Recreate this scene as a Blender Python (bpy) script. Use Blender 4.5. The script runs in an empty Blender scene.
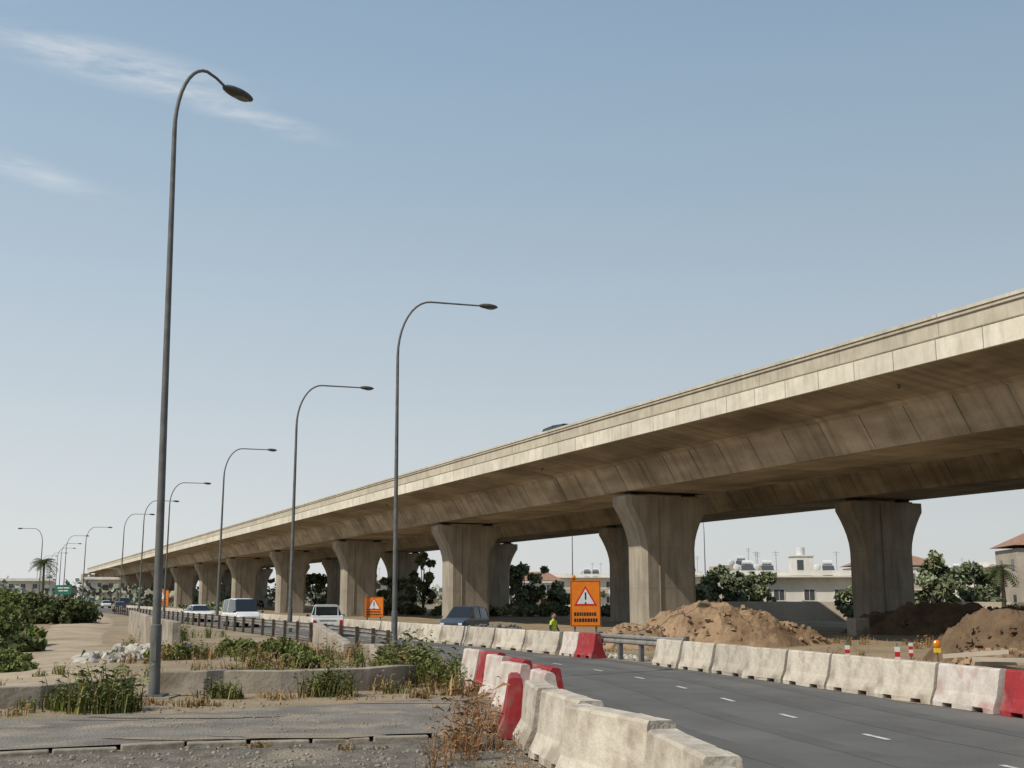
import bpy, math, random
import numpy as np
from mathutils import Vector, Matrix, noise
random.seed(7); rng=np.random.default_rng(7)
S=bpy.context.scene
S.view_settings.view_transform='Standard'; S.view_settings.look='None'; S.view_settings.exposure=0

# ------------------------------------------------------------------ materials
def nt(m):
    m.use_nodes=True; t=m.node_tree; t.nodes.clear(); return t
def mat(name, c1, c2=None, scale=1.0, rough=0.85, bump=0.0, bscale=None, spec=0.3, metal=0.0, stretch=None,
        c3=None, scale3=None, lo=0.35, hi=0.65, attr=False, fine=0.0, detail=4, streak=None):
    m=bpy.data.materials.new(name); t=nt(m); N=t.nodes; L=t.links
    out=N.new('ShaderNodeOutputMaterial'); bs=N.new('ShaderNodeBsdfPrincipled')
    bs.inputs['Roughness'].default_value=rough; bs.inputs['Metallic'].default_value=metal
    bs.inputs['Specular IOR Level'].default_value=spec
    L.new(bs.outputs[0],out.inputs[0])
    if c2 is None and c3 is None and bump==0 and fine==0 and not attr:
        bs.inputs['Base Color'].default_value=(*c1,1); return m
    tc=N.new('ShaderNodeTexCoord'); mp=N.new('ShaderNodeMapping')
    L.new(tc.outputs['Object'],mp.inputs[0])
    if stretch: mp.inputs['Scale'].default_value=stretch
    def noi(s,d=detail,src=None):
        n=N.new('ShaderNodeTexNoise'); n.inputs['Scale'].default_value=s; n.inputs['Detail'].default_value=d
        n.inputs['Roughness'].default_value=0.6; L.new((src or mp).outputs[0],n.inputs['Vector']); return n
    c2=c2 or c1
    n=noi(scale); mr=N.new('ShaderNodeMapRange'); mr.inputs[1].default_value=lo; mr.inputs[2].default_value=hi
    L.new(n.outputs[0],mr.inputs[0])
    mx=N.new('ShaderNodeMix'); mx.data_type='RGBA'; mx.inputs[6].default_value=(*c1,1); mx.inputs[7].default_value=(*c2,1)
    L.new(mr.outputs[0],mx.inputs[0]); col=mx.outputs[2]
    if c3:
        n3=noi(scale3 or scale*0.3,3); mr3=N.new('ShaderNodeMapRange'); mr3.inputs[1].default_value=0.5; mr3.inputs[2].default_value=0.66
        L.new(n3.outputs[0],mr3.inputs[0]); m3=N.new('ShaderNodeMix'); m3.data_type='RGBA'
        L.new(mr3.outputs[0],m3.inputs[0]); L.new(col,m3.inputs[6]); m3.inputs[7].default_value=(*c3,1); col=m3.outputs[2]
    if streak:
        ms=N.new('ShaderNodeMapping'); ms.inputs['Scale'].default_value=streak[0]; L.new(tc.outputs['Object'],ms.inputs[0])
        ns=noi(1.0,3,ms); mf=N.new('ShaderNodeMapRange'); mf.inputs[1].default_value=0.45; mf.inputs[2].default_value=0.7
        mf.inputs[3].default_value=1.05; mf.inputs[4].default_value=1-streak[1]; L.new(ns.outputs[0],mf.inputs[0])
        mm=N.new('ShaderNodeMix'); mm.data_type='RGBA'; mm.blend_type='MULTIPLY'; mm.inputs[0].default_value=1
        L.new(col,mm.inputs[6]); L.new(mf.outputs[0],mm.inputs[7]); col=mm.outputs[2]
    if fine>0:
        nf=noi((bscale or scale)*6,2); mf=N.new('ShaderNodeMapRange'); mf.inputs[1].default_value=0.3; mf.inputs[2].default_value=0.7
        mf.inputs[3].default_value=1-fine; mf.inputs[4].default_value=1+fine; L.new(nf.outputs[0],mf.inputs[0])
        mm=N.new('ShaderNodeMix'); mm.data_type='RGBA'; mm.blend_type='MULTIPLY'; mm.inputs[0].default_value=1
        L.new(col,mm.inputs[6]); L.new(mf.outputs[0],mm.inputs[7]); col=mm.outputs[2]
    if attr:
        a=N.new('ShaderNodeAttribute'); a.attribute_name='Col'
        mm=N.new('ShaderNodeMix'); mm.data_type='RGBA'; mm.blend_type='MULTIPLY'; mm.inputs[0].default_value=1
        L.new(col,mm.inputs[6]); L.new(a.outputs['Color'],mm.inputs[7]); col=mm.outputs[2]
    L.new(col,bs.inputs['Base Color'])
    if bump>0:
        nb=noi(bscale or scale*4,2); b=N.new('ShaderNodeBump'); b.inputs['Strength'].default_value=bump; b.inputs['Distance'].default_value=0.05
        L.new(nb.outputs[0],b.inputs['Height']); L.new(b.outputs[0],bs.inputs['Normal'])
    return m
def leafmat(name, c):
    m=bpy.data.materials.new(name); t=nt(m); N=t.nodes; L=t.links
    out=N.new('ShaderNodeOutputMaterial'); bs=N.new('ShaderNodeBsdfDiffuse')
    a=N.new('ShaderNodeAttribute'); a.attribute_name='Col'
    mm=N.new('ShaderNodeMix'); mm.data_type='RGBA'; mm.blend_type='MULTIPLY'; mm.inputs[0].default_value=1
    mm.inputs[6].default_value=(*c,1); L.new(a.outputs['Color'],mm.inputs[7])
    L.new(mm.outputs[2],bs.inputs['Color']); L.new(bs.outputs[0],out.inputs[0])
    return m

M={}
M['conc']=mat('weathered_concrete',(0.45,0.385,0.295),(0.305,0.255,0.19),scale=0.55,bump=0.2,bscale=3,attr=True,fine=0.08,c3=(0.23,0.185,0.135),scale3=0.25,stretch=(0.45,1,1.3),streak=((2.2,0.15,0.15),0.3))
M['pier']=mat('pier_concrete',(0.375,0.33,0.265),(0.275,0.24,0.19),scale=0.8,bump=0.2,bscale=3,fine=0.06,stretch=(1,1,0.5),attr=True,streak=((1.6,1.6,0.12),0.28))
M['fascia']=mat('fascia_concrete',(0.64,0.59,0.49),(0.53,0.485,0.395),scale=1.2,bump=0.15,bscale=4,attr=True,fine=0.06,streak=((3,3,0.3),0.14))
M['barrier']=mat('barrier_concrete',(0.53,0.475,0.39),(0.37,0.32,0.255),scale=2.2,bump=0.4,bscale=10,fine=0.12,c3=(0.27,0.225,0.175),scale3=1.3,attr=True)
M['wall']=mat('wall_concrete',(0.38,0.33,0.265),(0.25,0.21,0.165),scale=1.2,bump=0.4,bscale=6,fine=0.12,c3=(0.19,0.155,0.115),scale3=0.6)
M['red']=mat('red_plastic',(0.33,0.028,0.032),(0.24,0.025,0.028),scale=2.5,rough=0.6,fine=0.1,c3=(0.30,0.12,0.105),scale3=1.7,bscale=3,bump=0.1)
M['whitep']=mat('white_plastic',(0.58,0.52,0.47),(0.43,0.37,0.31),scale=2.5,rough=0.6,fine=0.1,bscale=3,c3=(0.42,0.24,0.21),scale3=1.2)
M['asph']=mat('asphalt',(0.142,0.137,0.13),(0.108,0.104,0.098),scale=0.35,rough=0.95,bump=0.4,bscale=40,fine=0.16,c3=(0.17,0.16,0.145),scale3=0.15,spec=0.15)
M['wheel']=mat('wheel_track_asphalt',(0.102,0.099,0.094),(0.13,0.126,0.118),scale=0.6,rough=0.9,bump=0.3,bscale=40,fine=0.14,spec=0.15)
M['oldasph']=mat('worn_pavement',(0.22,0.20,0.17),(0.155,0.138,0.115),scale=0.9,rough=0.95,bump=0.8,bscale=22,fine=0.3,c3=(0.30,0.25,0.185),scale3=0.8)
M['dust']=mat('road_dust',(0.28,0.23,0.17),(0.20,0.165,0.12),scale=1.5,rough=0.95,bump=0.7,bscale=18,fine=0.3)
M['kerb']=mat('kerb_concrete',(0.32,0.28,0.22),(0.21,0.18,0.14),scale=2,bump=0.3,fine=0.15)
M['dirtroad']=mat('dirt_track',(0.42,0.335,0.235),(0.33,0.255,0.17),scale=0.5,rough=0.95,bump=0.7,bscale=6,fine=0.2,c3=(0.27,0.205,0.13),scale3=0.3)
M['gravel']=mat('gravel',(0.19,0.165,0.135),(0.105,0.09,0.07),scale=3,rough=0.95,bump=1.0,bscale=20,fine=0.45,c3=(0.27,0.225,0.165),scale3=0.5)
M['mound']=mat('excavated_earth',(0.33,0.225,0.135),(0.22,0.145,0.085),scale=0.9,rough=0.95,bump=1.0,bscale=5,fine=0.3,c3=(0.18,0.115,0.066),scale3=0.5)
M['mound_shade']=mat('shaded_earth',(0.17,0.112,0.065),(0.105,0.068,0.04),scale=0.9,rough=0.95,bump=1.0,bscale=5,fine=0.3)  # excavated earth, shade on the right-hand mounds darkened into its colour
M['gmound']=mat('grey_gravel',(0.19,0.18,0.16),(0.14,0.13,0.115),scale=4,rough=0.95,bump=1.0,bscale=12,fine=0.3)
M['steel']=mat('galvanised_steel',(0.16,0.16,0.155),(0.11,0.11,0.105),scale=3,rough=0.65,metal=0.2)
M['rail']=mat('guardrail_steel',(0.30,0.285,0.26),(0.20,0.18,0.16),scale=3,rough=0.55,metal=0.3)
M['post']=mat('weathered_post',(0.12,0.09,0.065),(0.075,0.055,0.04),scale=3,rough=0.8)
M['lamphead']=mat('lamp_housing',(0.09,0.085,0.08),(0.06,0.06,0.055),scale=5,rough=0.5)
M['lampglass']=mat('lamp_glass',(0.16,0.16,0.15),rough=0.3)
M['paint']=mat('road_paint',(0.58,0.57,0.53),(0.28,0.27,0.26),scale=6,rough=0.8,lo=0.45,hi=0.75)
M['rock']=mat('white_rock',(0.50,0.47,0.41),(0.30,0.27,0.225),scale=2,bump=0.6,bscale=6,fine=0.2)
M['orange']=mat('orange_sign',(0.78,0.21,0.015),(0.64,0.17,0.015),scale=3,rough=0.55)
M['black']=mat('black_paint',(0.015,0.015,0.015),rough=0.5)
M['white']=mat('white_paint',(0.68,0.68,0.66),(0.58,0.58,0.56),scale=3,rough=0.5)
M['signred']=mat('sign_red',(0.50,0.02,0.02),rough=0.5)
M['yellow']=mat('yellow_sign',(0.7,0.48,0.03),rough=0.5)
M['amber']=mat('amber_lens',(0.65,0.20,0.01),rough=0.25)
M['green']=mat('green_sign',(0.015,0.12,0.075),rough=0.5)
M['glass']=mat('car_glass',(0.018,0.022,0.026),rough=0.08,spec=0.6)
M['tyre']=mat('tyre_rubber',(0.018,0.018,0.018),rough=0.9)
M['chrome']=mat('wheel_alloy',(0.35,0.35,0.36),rough=0.35,metal=0.8)
M['carwhite']=mat('white_car_paint',(0.72,0.72,0.70),(0.60,0.59,0.57),scale=1.5,rough=0.3,spec=0.5)
M['carblue']=mat('blue_car_paint',(0.06,0.075,0.10),(0.045,0.06,0.08),scale=1.5,rough=0.3,spec=0.5)
M['cargrey']=mat('grey_car_paint',(0.05,0.055,0.065),rough=0.2,spec=0.6)
M['cardark']=mat('dark_trim',(0.025,0.025,0.025),rough=0.6)
M['tail']=mat('tail_lamp',(0.4,0.01,0.01),rough=0.2)
M['head']=mat('head_lamp',(0.6,0.6,0.62),rough=0.1)
M['bark']=mat('bark',(0.11,0.085,0.06),(0.07,0.05,0.035),scale=4,bump=0.8,stretch=(3,3,0.6))
M['render']=mat('house_render',(0.70,0.67,0.61),(0.58,0.55,0.49),scale=0.4,fine=0.05)
M['render2']=mat('cream_render',(0.46,0.40,0.32),(0.38,0.325,0.26),scale=0.4,fine=0.05)
M['rooftile']=mat('red_roof_tile',(0.34,0.19,0.13),(0.26,0.15,0.10),scale=2,bump=0.5)
M['window']=mat('window_glass',(0.07,0.075,0.08),rough=0.2,spec=0.5)
M['hivis']=mat('hivis_vest',(0.55,0.70,0.05),(0.48,0.60,0.04),scale=8,rough=0.6)
M['cloth']=mat('navy_cloth',(0.03,0.04,0.07),rough=0.9)
M['skin']=mat('skin',(0.42,0.24,0.16),rough=0.6)
M['hair']=mat('dark_hair',(0.02,0.015,0.01),rough=0.7)
M['leaf']=leafmat('foliage_green',(0.115,0.135,0.05))
M['leafdk']=leafmat('foliage_dark',(0.09,0.105,0.05))
M['leafbg']=leafmat('foliage_hazy',(0.17,0.19,0.12))  # distance haze painted into both background leaf colours
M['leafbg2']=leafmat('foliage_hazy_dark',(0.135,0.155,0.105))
M['weed']=leafmat('weed_green',(0.15,0.17,0.065))
M['dry']=leafmat('dry_weed',(0.29,0.22,0.125))
M['drybrown']=leafmat('dry_brown_weed',(0.25,0.15,0.08))
M['palm']=leafmat('palm_frond',(0.085,0.10,0.045))
M['dist']=leafmat('distant_foliage',(0.27,0.285,0.25))  # paler and greyer, aerial haze put into the leaf colour

# ------------------------------------------------------------------ mesh builder
class MB:
    def __init__(s): s.v=[]; s.f=[]; s.fm=[]; s.fc=[]; s.mats=[]; s.col=1.0
    def mi(s,k):
        if k not in s.mats: s.mats.append(k)
        return s.mats.index(k)
    def add(s,vs,fs,k,col=None):
        o=len(s.v); s.v.extend([tuple(v) for v in vs]); i=s.mi(k); c=s.col if col is None else col
        for f in fs: s.f.append([a+o for a in f]); s.fm.append(i); s.fc.append(c)
    def box(s,c,d,k,rz=0,rx=0,ry=0,taper=1.0,col=None):
        R=Matrix.Rotation(rz,3,'Z')@Matrix.Rotation(ry,3,'Y')@Matrix.Rotation(rx,3,'X'); vs=[]
        for z in (-.5,.5):
            t=taper if z>0 else 1
            for x,y in((-.5,-.5),(.5,-.5),(.5,.5),(-.5,.5)):
                vs.append(Vector(c)+R@Vector((x*d[0]*t,y*d[1]*t,z*d[2])))
        s.add(vs,[(3,2,1,0),(4,5,6,7),(0,1,5,4),(1,2,6,5),(2,3,7,6),(3,0,4,7)],k,col)
    def loft(s,rings,k,cap=True,col=None,closed=True):
        n=len(rings[0]); vs=[p for r in rings for p in r]; fs=[]
        m=n if closed else n-1
        for i in range(len(rings)-1):
            for j in range(m):
                a=i*n+j; b=i*n+(j+1)%n; fs.append((a,b,b+n,a+n))
        if cap and closed:
            fs.append(tuple(range(n-1,-1,-1))); fs.append(tuple(range((len(rings)-1)*n,len(rings)*n)))
        s.add(vs,fs,k,col)
    def tube(s,pts,rad,k,seg=8,cap=True,col=None):
        pts=[Vector(p) for p in pts]; rings=[]
        if not hasattr(rad,'__len__'): rad=[rad]*len(pts)
        up=None
        for i,p in enumerate(pts):
            t=(pts[min(i+1,len(pts)-1)]-pts[max(i-1,0)]).normalized()
            if up is None:
                up=Vector((0,0,1)) if abs(t.z)<0.9 else Vector((1,0,0))
            a=(up-t*up.dot(t)).normalized(); b=t.cross(a); up=a
            rings.append([p+(a*math.cos(q)+b*math.sin(q))*rad[i] for q in [2*math.pi*j/seg for j in range(seg)]])
        s.loft(rings,k,cap,col)
    def ell(s,c,r,k,seg=12,rg=8,R=None,col=None):
        R=R or Matrix.Identity(3); rings=[]
        for i in range(rg+1):
            ph=-math.pi/2+math.pi*i/rg; cr=max(math.cos(ph),0.02)
            rings.append([Vector(c)+R@Vector((r[0]*cr*math.cos(2*math.pi*j/seg),r[1]*cr*math.sin(2*math.pi*j/seg),r[2]*math.sin(ph))) for j in range(seg)])
        s.loft(rings,k,True,col)
    def poly(s,pts,k,col=None): s.add(pts,[tuple(range(len(pts)))],k,col)
    def mesh(s,name,smooth=False):
        me=bpy.data.meshes.new(name); me.from_pydata(s.v,[],s.f)
        for k in s.mats: me.materials.append(M[k])
        me.polygons.foreach_set('material_index',s.fm)
        if smooth: me.polygons.foreach_set('use_smooth',[True]*len(s.f))
        at=me.color_attributes.new('Col','FLOAT_COLOR','CORNER')
        cols=[]
        for f,c in zip(s.f,s.fc):
            cc=(c,c,c,1) if not hasattr(c,'__len__') else (*c,1)
            cols.extend(cc*len(f))
        at.data.foreach_set('color',cols); me.update(); return me
    def build(s,name,smooth=False,loc=(0,0,0),rz=0,bevel=0,auto=None):
        o=bpy.data.objects.new(name,s.mesh(name,smooth)); S.collection.objects.link(o)
        o.location=loc; o.rotation_euler=(0,0,rz)
        if bevel:
            b=o.modifiers.new('b','BEVEL'); b.width=bevel; b.segments=2; b.limit_method='ANGLE'
        return o
def inst(me,name,loc,rz=0,sc=1,bevel=0):
    o=bpy.data.objects.new(name,me); S.collection.objects.link(o); o.location=loc; o.rotation_euler=(0,0,rz)
    o.scale=(sc,sc,sc) if not hasattr(sc,'__len__') else sc
    if bevel:
        b=o.modifiers.new('b','BEVEL'); b.width=bevel; b.segments=2; b.limit_method='ANGLE'
    return o
def nz(x,y,s=1,z=0): return noise.noise(Vector((x*s,y*s,z)))

# ------------------------------------------------------------------ camera / light / sky
cam=bpy.data.cameras.new('camera'); co=bpy.data.objects.new('camera',cam); S.collection.objects.link(co)
co.location=(0,0,2.1); co.rotation_euler=(math.radians(90+10.49),0,0); cam.sensor_width=36; cam.lens=40.43; cam.clip_end=9000
S.camera=co
ts=Vector((-0.78,-0.55,0)).normalized(); el=math.radians(46)
ts=Vector((ts.x*math.cos(el),ts.y*math.cos(el),math.sin(el)))
sl=bpy.data.lights.new('sun','SUN'); sl.energy=4.0; sl.angle=math.radians(0.5); sl.color=(1,0.93,0.81)
so=bpy.data.objects.new('sun',sl); S.collection.objects.link(so); so.rotation_euler=ts.to_track_quat('Z','Y').to_euler(); so.location=(0,0,50)
w=bpy.data.worlds.new('World'); S.world=w; w.use_nodes=True; T=w.node_tree; N=T.nodes; L=T.links; N.clear()
wo=N.new('ShaderNodeOutputWorld'); bg=N.new('ShaderNodeBackground'); bg.inputs[1].default_value=0.1
sk=N.new('ShaderNodeTexSky'); sk.sky_type='NISHITA'; sk.sun_disc=False; sk.sun_elevation=el
sk.sun_rotation=math.atan2(ts.x,ts.y); sk.dust_density=2.0; sk.air_density=1.0; sk.ozone_density=1.5; sk.altitude=0
tc=N.new('ShaderNodeTexCoord')
def vm(op,a,b=None):
    n=N.new('ShaderNodeVectorMath'); n.operation=op
    L.new(a,n.inputs[0])
    if b is not None:
        if isinstance(b,tuple): n.inputs[1].default_value=b
        else: L.new(b,n.inputs[1])
    return n
# hazy air: the summer haze veil over the clear-sky model, thickest at the horizon
sx=N.new('ShaderNodeSeparateXYZ'); L.new(tc.outputs['Generated'],sx.inputs[0])
hr=N.new('ShaderNodeValToRGB'); cr=hr.color_ramp; L.new(sx.outputs[2],hr.inputs[0])
stops=[(0.0,(0.80,0.81,0.80)),(0.06,(0.735,0.77,0.78)),(0.18,(0.585,0.665,0.725)),(0.33,(0.425,0.55,0.66)),(0.52,(0.30,0.44,0.60)),(1.0,(0.17,0.28,0.46))]
cr.elements[0].position=0; cr.elements[0].color=(*stops[0][1],1); cr.elements[1].position=1; cr.elements[1].color=(*stops[-1][1],1)
for p_,c_ in stops[1:-1]:
    e=cr.elements.new(p_); e.color=(*c_,1)
hs=vm('SCALE',hr.outputs[0]); hs.inputs[3].default_value=9.7
xr=N.new('ShaderNodeMapRange'); xr.inputs[1].default_value=-0.5; xr.inputs[2].default_value=0.6; xr.inputs[3].default_value=1.05; xr.inputs[4].default_value=0.84; L.new(sx.outputs[0],xr.inputs[0])
hs2=N.new('ShaderNodeVectorMath'); hs2.operation='SCALE'; L.new(hs.outputs[0],hs2.inputs[0]); L.new(xr.outputs[0],hs2.inputs[3])
hm=N.new('ShaderNodeMix'); hm.data_type='RGBA'; hm.inputs[0].default_value=0.86; L.new(sk.outputs[0],hm.inputs[6]); L.new(hs2.outputs[0],hm.inputs[7])
cl=None
nn=N.new('ShaderNodeTexNoise'); mp=N.new('ShaderNodeMapping'); mp.inputs['Rotation'].default_value=(0,math.radians(7),0); mp.inputs['Scale'].default_value=(10,10,62)
L.new(tc.outputs['Generated'],mp.inputs[0]); L.new(mp.outputs[0],nn.inputs['Vector']); nn.inputs['Scale'].default_value=1; nn.inputs['Detail'].default_value=4; nn.inputs['Roughness'].default_value=0.65
nr=N.new('ShaderNodeMapRange'); nr.inputs[1].default_value=0.38; nr.inputs[2].default_value=0.78; L.new(nn.outputs[0],nr.inputs[0])
for cx,cz,wx,wz,tilt,am in ((-0.315,0.416,0.105,0.017,5,0.95),(-0.225,0.392,0.075,0.010,11,0.8),(-0.40,0.335,0.08,0.011,12,0.7),(-0.42,0.452,0.07,0.012,-6,0.5),(-0.455,0.405,0.05,0.012,8,0.4)):
    a=vm('SUBTRACT',tc.outputs['Generated'],(cx,0,cz))
    m2=N.new('ShaderNodeMapping'); m2.inputs['Rotation'].default_value=(0,-math.radians(tilt),0); L.new(a.outputs[0],m2.inputs[0])
    b=vm('MULTIPLY',m2.outputs[0],(1/wx,0,1/wz)); c=N.new('ShaderNodeVectorMath'); c.operation='LENGTH'; L.new(b.outputs[0],c.inputs[0])
    r=N.new('ShaderNodeMapRange'); r.interpolation_type='SMOOTHSTEP'; r.inputs[1].default_value=0; r.inputs[2].default_value=1.3; r.inputs[3].default_value=am; r.inputs[4].default_value=0; L.new(c.outputs['Value'],r.inputs[0])
    if cl is None: cl=r.outputs[0]
    else:
        ad=N.new('ShaderNodeMath'); ad.operation='ADD'; L.new(cl,ad.inputs[0]); L.new(r.outputs[0],ad.inputs[1]); cl=ad.outputs[0]
mu=N.new('ShaderNodeMath'); mu.operation='MULTIPLY'; mu.use_clamp=True; L.new(cl,mu.inputs[0]); L.new(nr.outputs[0],mu.inputs[1])
mx=N.new('ShaderNodeMix'); mx.data_type='RGBA'; L.new(mu.outputs[0],mx.inputs[0]); L.new(hm.outputs[2],mx.inputs[6]); mx.inputs[7].default_value=(8.0,8.0,8.1,1)
L.new(mx.outputs[2],bg.inputs[0]); L.new(bg.outputs[0],wo.inputs[0])

# ------------------------------------------------------------------ ground
def sstep(a,b,x): t=min(1,max(0,(x-a)/(b-a))); return t*t*(3-2*t)
def H(x,y):
    c=x+0.445*y
    z=-0.03
    z-=0.30*sstep(22.2,24.5,c)*sstep(8,20,y)
    out=max(sstep(22.3,25,c), 1-sstep(9.5,13.5,c) if y>28 else 0)
    z+=out*(0.12*(nz(x,y,0.15)+0.5*nz(x,y,0.6,3)))*1.0
    if c<14: z+=0.30*math.exp(-((x+8.5)/3.5)**2-((y-35)/6)**2)
    return z
def axis(fine0,fine1,step,lim):
    a=list(np.arange(fine0,fine1+.01,step)); d=step; x=a[-1]
    while x<lim: d*=1.35; x+=d; a.append(x)
    d=step; x=a[0]; b=[]
    while x>-lim: d*=1.35; x-=d; b.append(x)
    return b[::-1]+a
ax=axis(-45,45,1.0,5000); ay=axis(5,110,1.0,5000)
g=MB(); n=len(ax)
g.v=[(x,y,H(x,y)) for y in ay for x in ax]
M['ground']=mat('dry_ground',(0.32,0.245,0.16),(0.23,0.175,0.11),scale=0.35,rough=0.95,bump=0.8,bscale=5,fine=0.25,c3=(0.20,0.165,0.095),scale3=0.12)
g.mi('ground')
for j in range(len(ay)-1):
    for i in range(n-1):
        a=j*n+i; g.f.append([a,a+1,a+1+n,a+n]); g.fm.append(0); g.fc.append(1)
g.build('ground',smooth=True)

def smooth_path(pts,step=2.0):
    P=[Vector(p) for p in pts]; out=[]
    for i in range(len(P)-1):
        p0=P[max(i-1,0)];p1=P[i];p2=P[i+1];p3=P[min(i+2,len(P)-1)]
        k=max(2,int((p2-p1).length/step))
        for j in range(k):
            t=j/k
            out.append(0.5*((2*p1)+(p2-p0)*t+(2*p0-5*p1+4*p2-p3)*t*t+(3*p1-p0-3*p2+p3)*t**3))
    out.append(P[-1]); return out
def resample(path,n):
    d=[0]
    for i in range(1,len(path)): d.append(d[-1]+(path[i]-path[i-1]).length)
    res=[]; j=0
    for k in range(n):
        s=d[-1]*k/(n-1)
        while j<len(d)-2 and d[j+1]<s: j+=1
        t=(s-d[j])/max(1e-6,d[j+1]-d[j]); res.append(path[j].lerp(path[j+1],t))
    return res
near=smooth_path([(4.2,-6),(2.6,4),(1.9,10),(1.5,15),(1.1,19),(0.4,24),(-1.0,30),(-3.6,40),(-6.6,50),(-11.1,61),(-30,104),(-74.5,204),(-200,486)])
far=smooth_path([(17.0,-6),(14.0,4),(11.6,12),(9.5,20.5),(5.6,36),(2.8,42),(0.4,47),(-9.4,69),(-25.3,105),(-69.8,205),(-195,487)])
def at_y(path,y):
    for i in range(len(path)-1):
        if path[i].y<=y<=path[i+1].y:
            t=(y-path[i].y)/(path[i+1].y-path[i].y+1e-9); return path[i].x+(path[i+1].x-path[i].x)*t
    return path[-1].x
ys=list(np.arange(-5,60,1.5))+list(np.arange(60,200,6))+list(np.arange(200,485,25))
b=MB()
rings=[]
for y in ys:
    xa=at_y(near,y)-0.5; xb=at_y(far,y)+0.3
    rings.append([(xa+(xb-xa)*t/6,y,0.0) for t in range(7)])
b.loft(rings,'asph',closed=False)
b.build('road')
b=MB()
for path,sg,w0 in ((near,1,0.75),(far,-1,0.5)):
    rg=[]
    for y in np.arange(4,100,0.5):
        xe=at_y(path,y); wv=w0*(1+0.7*nz(y,sg*3,0.45)+0.5*nz(y,sg,1.7)); rg.append([(xe-sg*0.35,y,0.008),(xe+sg*wv*.5,y,0.008),(xe+sg*wv,y,0.008)] if sg>0 else [(xe+sg*wv,y,0.008),(xe+sg*wv*.5,y,0.008),(xe+0.2,y,0.008)])
    b.loft(rg,'dust',closed=False)
b.build('road_shoulder_dust')
b=MB(); p=smooth_path([(9.6,4),(7.4,10),(6.2,15.2),(5.0,21),(3.9,28.5),(2.6,34),(0.2,41),(-3.2,50),(-9.4,64),(-27.8,104)],0.25)
def strip(b,path,a,c,wd,z,k,off=0):
    acc=0; L0=[];
    for i in range(len(path)-1):
        if a<=acc<=c:
            t=(path[i+1]-path[i]).normalized(); nrm=Vector((-t.y,t.x)); ce=path[i]+nrm*off
            ww=wd if off==0 else wd*(1+.3*nz(acc,off,.6))
            L0.append([(ce.x+nrm.x*ww/2,ce.y+nrm.y*ww/2,z),(ce.x-nrm.x*ww/2,ce.y-nrm.y*ww/2,z)])
        acc+=(path[i+1]-path[i]).length
    if len(L0)>1: b.loft(L0,k,closed=False)
x=1.0
while x<100: strip(b,p,x,x+1.0,0.10,0.008,'paint'); x+=3.3
b.build('lane_marking')
b=MB()
for off in (1.15,2.6,-0.95,-2.35): strip(b,p,0,70,0.42,0.004,'wheel',off)
b.build('wheel_tracks')

# foreground pavement, broken edges, dirt blown over it
b=MB()
up=smooth_path([(-30,9),(-18,15.6),(-8.8,20.4),(-4,23.2),(-0.9,25.2),(0.6,25.6)]); lo=smooth_path([(-30,4),(-18,11.0),(-6.9,16.2),(-3.2,17.6),(-0.3,18.3),(1.4,18.6)])
up=resample(up,160); lo160=resample(lo,160)
rg=[]; mid=[]
for q in range(160):
    A=up[q]; B=lo160[q]; A=Vector((A.x,A.y-0.25+0.6*nz(q*.15,9.1)+.35*nz(q*.5,4)+.12*nz(q*1.3,4)))
    mid.append((A,B))
    rg.append([(A.x,A.y,-0.02)]+[(A.x+(B.x-A.x)*t,A.y+(B.y-A.y)*t,0.05) for t in (0.03,0.3,0.6,0.97)])
b.loft(rg,'oldasph',closed=False); b.build('pavement')
b=MB()
rd=random.Random(21)
for _ in range(16):
    q=rd.randrange(50,158); A,B=mid[q]; t=rd.choice((rd.uniform(.04,.25),rd.uniform(.8,.95),rd.uniform(.1,.9))); c=A.lerp(B,t); r0=rd.uniform(.25,.9); pts=[]
    for j in range(28):
        a=2*math.pi*j/28; rr=r0*(1+.45*nz(math.cos(a)*1.5+q,math.sin(a)*1.5,1)+.25*nz(math.cos(a)*5+q,math.sin(a)*5,1))
        pts.append((c.x+rr*2.0*math.cos(a),c.y+rr*.38*math.sin(a),0.054+0.0006*_))
    b.poly(pts,'dust')
b.build('pavement_dust_patches')
lo=resample(lo,40)
b=MB()
for q in range(39):
    A=lo[q];B=lo[q+1]; t=(B-A); a=math.atan2(t.y,t.x)+random.uniform(-.014,.014); c=(A+B)/2
    b.box((c.x,c.y-0.06+random.uniform(-.025,.02),0.006+random.uniform(-.03,.01)),(t.length-random.uniform(.015,.07),0.15,0.12),'kerb',rz=a,ry=random.uniform(-.012,.012),col=random.uniform(.85,1.1))
b.build('kerb',bevel=0.02)
b=MB(); rg=[]
for q in range(40):
    B=lo[q]; rg.append([(B.x+0.8*t,B.y-0.1-3.6*t,-0.012-0.012*t) for t in (0,0.33,0.66,1,2)])
b.loft(rg,'gravel',closed=False); b.build('gravel_verge')
cl_=smooth_path([(-9.8,27),(-12.2,31),(-18.0,47.5),(-25.0,66),(-39,108),(-60,160),(-95,240)]); b=MB(); rg=[]
for q,pnt in enumerate(cl_):
    t=(cl_[min(q+1,len(cl_)-1)]-cl_[max(q-1,0)]).normalized(); nr2=Vector((-t.y,t.x)); w2=1.5+0.6*nz(q*.4,3)+0.008*pnt.y
    rg.append([(pnt.x+nr2.x*w2*e,pnt.y+nr2.y*w2*e,H(pnt.x+nr2.x*w2*e,pnt.y+nr2.y*w2*e)+(0.04 if abs(e)<1 else -0.03)+ (0.04 if e in(0,) else 0)) for e in (-1,-0.8,-0.45,0,0.45,0.8,1)])
b.loft(rg,'dirtroad',closed=False); b.build('dirt_track',smooth=True)

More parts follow.
